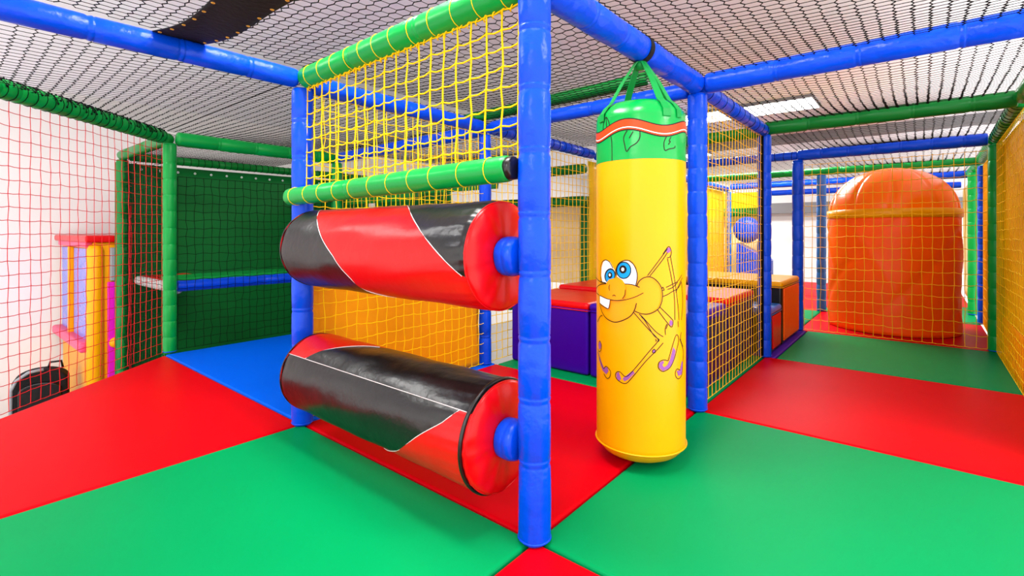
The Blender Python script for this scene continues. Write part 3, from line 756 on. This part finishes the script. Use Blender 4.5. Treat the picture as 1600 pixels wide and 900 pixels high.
lines([zl(Z1, (150, 490), (138, 420), (140, 330), (160, 270), (195, 250), (235, 275), (270, 340)),
       zl(Z1, (305, 420), (300, 360), (330, 290), (390, 255), (450, 262), (500, 320), (524, 400), (522, 460), (510, 525)),
       zl(Z1, (520, 535), (545, 480), (600, 440), (670, 435), (730, 475), (775, 540), (790, 620), (780, 710), (740, 785), (650, 832), (570, 830), (490, 798)),
       zl(Z1, (130, 720), (150, 800), (200, 880), (285, 922), (380, 900), (460, 850), (500, 780), (517, 715)),
       zl(Z1, (200, 505), (140, 515), (100, 550), (95, 600), (125, 630)), zl(Z1, (90, 440), (130, 480), (195, 498)), zl(Z1, (395, 510), (470, 515), (550, 545))], 'ink', K, .0058)
lines([zl(Z1, (130, 632), (190, 662), (250, 680), (320, 688), (400, 680), (500, 650), (590, 605)), zl(Z1, (132, 632), (132, 715), (220, 775), (240, 682)), zl(Z1, (235, 515), (228, 550), (236, 580)),
       zl(Z1, (265, 640), (280, 628), (300, 640)), zl(Z1, (400, 570), (395, 625), (370, 668)), zl(Z1, (140, 490), (165, 495))], 'ink', .0021, .0060)
# legs as pairs of outlines
lines([zl(Z1, (635, 420), (770, 240), (850, 130)), zl(Z1, (660, 425), (790, 260), (850, 170)), zl(Z1, (800, 190), (862, 105), (892, 160), (880, 215), (848, 228)),
       zl(Z1, (850, 235), (900, 480), (925, 660), (930, 900)), zl(Z1, (880, 200), (930, 480), (965, 760), (975, 900)), zl(Z1, (790, 560), (800, 545), (815, 575), (795, 580)),
       zl(Z1, (835, 548), (900, 515), (960, 480), (1005, 410)), zl(Z1, (800, 645), (850, 625), (905, 590), (960, 560), (1000, 490)), zl(Z1, (850, 570), (910, 545), (960, 490)),
       zl(Z1, (940, 600), (975, 520), (1010, 440)),
       zl(Z2, (485, 55), (620, 210), (735, 330), (745, 370), (660, 470), (475, 690), (400, 750), (340, 700), (300, 705), (290, 750), (330, 800), (400, 825), (470, 760), (620, 580), (740, 460), (805, 385)),
       zl(Z2, (545, 75), (590, 115), (720, 260), (805, 320)), zl(Z2, (560, 80), (575, 110), (610, 150), (700, 300), (760, 350), (745, 375)),
       zl(Z2, (745, 30), (850, 170), (895, 215), (910, 160), (895, 125), (770, 0)), zl(Z2, (830, 300), (825, 240), (840, 190), (850, 195), (835, 235)),
       zl(Z2, (858, 580), (900, 430), (945, 300), (972, 345), (950, 460), (915, 580), (870, 660), (800, 695), (752, 655), (760, 595), (810, 570), (855, 580)),
       zl(Z2, (985, 345), (1020, 470), (1015, 600), (1005, 730), (965, 775), (935, 730), (950, 670), (985, 680)), zl(Z2, (1000, 270), (990, 340), (1018, 430)),
       zl(Z2, (110, 390), (120, 365), (138, 400), (135, 460), (115, 480), (100, 450)), zl(Z2, (100, 480), (125, 570), (160, 660), (190, 640), (235, 690), (230, 750), (200, 770), (165, 720)),
       zl(Z2, (95, 160), (125, 100), (150, 90)), zl(Z2, (720, 345), (730, 360), (722, 370)), zl(Z2, (965, 150), (968, 215)), zl(Z1, (1000, 480), (1015, 700), (1000, 900)),
       zl(Z2, (690, 465), (712, 455), (718, 490), (690, 490), (690, 465))], 'ink', .0023, .0012)
fill([zl(Z2, (365, 770), (400, 745), (475, 685), (498, 710), (430, 780), (385, 802)), zl(Z2, (300, 715), (325, 700), (352, 775), (330, 798), (302, 765)),
      zl(Z2, (912, 432), (938, 470), (915, 580), (870, 660), (800, 690), (757, 650), (762, 600), (805, 578), (812, 600), (795, 625), (815, 650), (850, 625), (880, 560)),
      zl(Z2, (950, 690), (985, 680), (1005, 580), (1015, 600), (1003, 725), (968, 745)), zl(Z2, (105, 480), (130, 570), (165, 655), (200, 650), (215, 690), (190, 725), (150, 680), (115, 570)),
      zl(Z2, (105, 400), (122, 370), (135, 400), (130, 450), (112, 455)), ell(*Z2(888, 170), 2.6, 4.4), ell(*Z2(704, 475), 2.2, 2.6), ell(*Z1(862, 145), 3.3, 4.2, 20)], 'mauve', .0009, 'foot_print')
# straps
apex = Vector((BC.x+.0, BC.y, 1.748))
def strapb(ang, w0, w1, name='strap', r1=BR-.018, zz=1.50):
    m = MB(); g = math.radians(ang); n = 12; vv = []; ff = []
    rad = Vector((math.cos(g), math.sin(g), 0)); tan = Vector((-math.sin(g), math.cos(g), 0))
    path = [apex+rad*.022-Z*.0, apex+rad*(.022+.07)-Z*.10, Vector((BC.x, BC.y, 1.553))+rad*(BR-.045), Vector((BC.x, BC.y, 1.53))+rad*(BR-.018), Vector((BC.x, BC.y, 1.50))+rad*(BR+.002), Vector((BC.x, BC.y, 1.47))+rad*(BR+.003)]
    for i, p in enumerate(path):
        w_ = w0+(w1-w0)*min(1, i/2)
        nrm = rad*.7+Z*.7
        for s_, o_ in ((-1, 0), (1, 0), (1, 1), (-1, 1)): vv.append(p+tan*(s_*w_/2)+nrm*(.003*o_))
        if i:
            a = 4*i-4; b = 4*i
            for j in range(4): ff.append((a+j, a+(j+1) % 4, b+(j+1) % 4, b+j))
    ff += [(0, 3, 2, 1), tuple(4*(len(path)-1)+k for k in range(4))]
    m.add(vv, ff); m.build(name, 'strap', bag, smooth=False)
for ang in (-160, -72, 12, 105): strapb(ang, .026, .036)
strapb(-52, .022, .03)
m = MB(); m.lathe(apex-Z*.03, (0, 0, 1), [(0, .018), (.02, .026), (.034, .022)], 12); m.build('strap_knot', 'strap', bag)
m = MB(); bu = (apex-O).dot(U)
vv = []; ff = []; n = 30
for i in range(n+1):
    g = 2*PI*i/n
    for uo, ro in ((-.016, .0585), (.016, .0585), (.016, .062), (-.016, .062)):
        vv.append(P(bu+uo+.006, 0, HA+.002)+V*(ro*math.cos(g))+Z*(ro*math.sin(g)))
    if i:
        a = 4*i-4; b = 4*i
        for j in range(4): ff.append((a+j, a+(j+1) % 4, b+(j+1) % 4, b+j))
m.add(vv, ff); a = m.build('beam_belt', 'blackcloth', bag, smooth=False); a['label'] = 'black belt around the beam'

# ------------------------------------------------------------------ foam blocks
def block(u0, u1, v0, v1, h, body, top, label, toph=.03, z0=.003, front=None, cat='foam block', seam='thread'):
    c_ = P((u0+u1)/2, (v0+v1)/2, z0); t = thing('foam_block', label, cat, c_, 'soft foam blocks')
    m = MB(); m.box(P((u0+u1)/2, (v0+v1)/2, z0+(h-toph)/2), (u1-u0, v1-v0, h-toph), ROTU); m.build('body', body, t, bevel=.02)
    m = MB(); m.box(P((u0+u1)/2, (v0+v1)/2, z0+h-toph*.9), (u1-u0+.01, v1-v0+.01, toph*1.8), ROTU); m.build('top_cover', top, t, bevel=.024)
    m = MB(); zz = z0+h-toph*1.8
    q = [P(a, b, zz) for a, b in ((u0-.004, v0-.004), (u1+.004, v0-.004), (u1+.004, v1+.004), (u0-.004, v1+.004), (u0-.004, v0-.004))]
    m.tube(q, .0035, 5); m.build('piping', top, t)
    if front:
        m = MB(); m.box(P((u0+u1)/2, v0-.004, z0+(h-toph)/2), (u1-u0-.10, .012, h-toph-.07), ROTU); m.build('side_panel', front, t, bevel=.005)
    return t
block(1.66, 2.28, .80, 1.48, .50, 'purple', 'red', 'purple foam block with red top, between near post and bag')
block(1.66, 2.28, .07, .785, .50, 'purple', 'purple', 'all-purple foam block behind the hanging bag', front='darkpurple')
block(2.31, 3.0, .07, .785, .53, 'darkpurple', 'red', 'dark foam block with red top behind the yellow side net')
block(2.31, 3.0, .80, 1.48, .53, 'purple', 'red', 'red-topped foam block at the back by the far yellow net')
block(3.11, 3.50, -.03, 1.48, .37, 'black', 'lightblue', 'low black and red foam step with pale blue top beside the dark blue post', front='red')
block(3.53, 4.30, -.03, 1.48, .555, 'black', 'yellow', 'tall dark foam block with yellow top and red side', front='dorange')

# ------------------------------------------------------------------ orange dome
dc = P(5.18, -.72, 0)
dome = thing('play_dome', 'tall orange round-topped play dome with a yellow band', 'play dome', dc)
DR = .545
def foldr(h, r_, g):
    s_ = 0
    for k in range(5):
        s_ += .0025*math.sin(7*g+k*2.1+h*(2.2+k))/(1+k*.4)
    s_ += .012*math.exp(-((((g*1.7+h*1.9) % 1.5)-.7)/.10)**2) - .012*math.exp(-((((g*1.3-h*2.3) % 1.7)-.8)/.12)**2)
    return r_+s_*min(1, h*6+.3)*(1 if h < 1.08 else max(0, (1.14-h)/.06))
m = MB(); m.lathe((dc.x, dc.y, 0), (0, 0, 1), [(.005+i*1.135/34, DR+.003) for i in range(35)], 120, rf=foldr); m.build('fabric_body', 'dorange', dome)
m = MB(); m.lathe((dc.x, dc.y, 0), (0, 0, 1), [(1.13, DR+.004), (1.137, DR+.016), (1.212, DR+.016), (1.218, DR+.002)], 96); m.build('band', 'yellow', dome)
def domer(h, r_, g):
    k = 10; x = (g/(2*PI)*k) % 1; x = min(x, 1-x)
    return r_*(1-.04*math.exp(-(x/.045)**2)+.012*math.sin(3*g))
prof = [(1.20, DR)]
for i in range(1, 17):
    g = PI/2*i/16; prof.append((1.20+.45*math.sin(g), max(.003, DR*math.cos(g)**.97)))
m = MB(); m.lathe((dc.x, dc.y, 0), (0, 0, 1), prof, 140, cap0=False, rf=domer); m.build('dome_top', 'orange', dome)

# ------------------------------------------------------------------ background through the side net
t = thing('crawl_tube', 'distant green roll above a tan wall seen through the side net', 'tube', P(7.9, 1.0, 1.3))
m = MB(); m.lathe(P(8.0, 1.05, 1.33), V, sleeve_prof(.9, .12, .075), 20); m.build('padded_roll', 'green', t)
sheet('backing_sheet', P(8.05, 1.05, 1.40), P(8.05, 1.9, 1.40), P(8.05, 1.05, 1.68), P(8.05, 1.9, 1.68), 'lemon', 'yellow strip above the distant green roll', .004)
sheet('backing_sheet', P(8.2, 1.05, .0), P(8.2, 1.9, 0), P(8.2, 1.05, 1.26), P(8.2, 1.9, 1.26), 'wood', 'tan net-covered panel below the distant green roll', .004)
m = MB(); m.lathe(P(7.75, 1.3, 1.02), -U, [(0, .02), (.02, .14), (.05, .2), (.10, .22), (.16, .2), (.2, .12), (.21, .02)], 28)
tag(m.build('round_bumper', 'blue'), 'round blue bumper seen far through the side net', 'bumper')
m = MB(); q = [P(7.6, 1.45, .52), P(7.6, .95, .52), P(7.6, 1.45, .80), P(7.9, 1.45, .52), P(7.9, .95, .52), P(7.9, 1.45, .80)]
m.add(q, [(0, 1, 2), (3, 5, 4), (0, 3, 4, 1), (1, 4, 5, 2), (0, 2, 5, 3)]); m.box(P(7.75, 1.2, .26), (.3, .5, .5), ROTU)
tag(m.build('foam_ramp', 'blue', smooth=False), 'small blue foam ramp far behind the yellow-topped block', 'foam ramp')
# beige board / window region behind the net
t = thing('beige_board', 'tall beige board in a green frame behind the yellow net', 'board', P(3.3, 3.0, .5))
m = MB(); m.box(P(3.3, 2.35, .85), (.03, .95, .85), ROTU); m.build('panel', 'wood', t, smooth=False)
m = MB()
for v_ in (1.80, 2.88): m.box(P(3.3, v_, .7), (.06, .10, 1.3), ROTU)
m.box(P(3.3, 2.34, 1.32), (.06, 1.18, .10), ROTU); m.build('frame', 'dgreen', t, smooth=False)

# ------------------------------------------------------------------ arcade machine and case
mc = P(-.19, 5.4, FLOOR)
t = thing('arcade_machine', 'yellow and magenta children\'s arcade machine behind the red net', 'arcade machine', mc)
u0, u1, v0, v1 = -.19, .45, 5.42, 7.1
zt = .90
m = MB(); m.box(P(.15, 6.26, (FLOOR+zt)/2), (.60, 1.64, zt-FLOOR-.02), ROTU); m.build('cabinet', 'machy', t, bevel=.03)
m = MB(); m.box(P(.13, 6.26, zt+.02), (.70, 1.74, .07), ROTU); m.build('roof', 'red', t, bevel=.02)
m = MB(); m.box(P(-.17, 6.26, zt-.04), (.06, 1.5, .06), ROTU); m.build('upper_ledge', 'pink', t, bevel=.015)
for a, b in ((5.62, 6.30), (6.44, 7.0)):
    m = MB(); m.box(P(-.155, (a+b)/2, .34), (.02, b-a, .95), ROTU); m.build('picture_panel', 'art', t, smooth=False)
m = MB(); m.box(P(-.19, 6.28, -.175), (.12, 1.58, .10), ROTU); m.build('lower_ledge', 'pink', t, bevel=.03)
m = MB(); m.box(P(-.18, 6.37, .34), (.05, .07, .98), ROTU); m.build('stile', 'machy', t, bevel=.012)
m = MB(); m.lathe(P(-.13, 5.46, FLOOR+.02), (0, 0, 1), [(0, .05), (.02, .07), (2.08, .07), (2.14, .05)], 20); m.build('corner_column', 'machy', t)
m = MB(); m.box(P(.20, 5.43, -.32), (.48, .05, 1.6), ROTU); m.build('side_panel', 'magenta', t, bevel=.01)
m = MB(); m.box(P(.20, 5.43, .66), (.44, .05, .34), ROTU); m.build('side_window', 'steel', t, bevel=.01)
m = MB(); m.box(P(.17, 5.395, .20), (.20, .02, .26), ROTU); m.build('sticker', 'art', t, smooth=False)
m = MB(); m.lathe(P(.02, 5.41, -.14), -V, [(0, .05), (.02, .055), (.04, .04), (.05, .01)], 18); m.build('knob', 'machy', t)

kc = Vector((-4.90, 5.14, FLOOR)); CS = Matrix.Diagonal((1.25, 1.0, .82))
t = thing('wheeled_case', 'rounded black and grey wheeled case against the white wall at left', 'case', kc)
def rcase(mb, w_, d_, h0, h1, off=(0, 0)):
    prof = []; n = 24
    pts = []
    for i in range(n+1):
        g = PI*i/n; pts.append((w_/2*math.cos(g), h1-w_*.42+w_*.42*math.sin(g)))
    pts += [(-w_/2, h0), (w_/2, h0)]
    R = Matrix.Rotation(math.radians(38), 3, 'Z'); k = len(pts); vv = []
    for y in (-d_/2, d_/2):
        for (x, z) in pts: vv.append(kc+R@(CS@Vector((x+off[0], y+off[1], z))))
    mb.add(vv, [tuple(range(k)), tuple(range(k, 2*k))[::-1]]+[(i, (i+1) % k, k+(i+1) % k, k+i) for i in range(k)])
m = MB(); rcase(m, .34, .22, .06, 1.06); m.build('shell', 'blackcloth', t, bevel=.03)
m = MB(); rcase(m, .26, .05, .12, .92, (0, -.125)); m.build('front_pocket', 'black', t, bevel=.015)
m = MB(); R = Matrix.Rotation(math.radians(38), 3, 'Z')
m.tube([kc+R@(CS@Vector((x, -.10, z))) for x, z in ((-.172, .15), (-.172, .85), (-.14, .97), (-.07, 1.05), (.02, 1.07))], .016, 8); m.build('grey_trim', 'steel', t)
m = MB(); m.tube([kc+R@(CS@Vector((x, .03, z))) for x, z in ((.04, 1.05), (.05, 1.12), (.12, 1.12), (.13, 1.03))], .012, 8); m.build('handle', 'black', t)
for sx in (-.13, .13):
    m = MB(); m.lathe(kc+R@Vector((sx-.02, .0, .04)), R@Vector((1, 0, 0)), [(0, .03), (.005, .04), (.035, .04), (.04, .03)], 16); m.build('wheel', 'black', t)
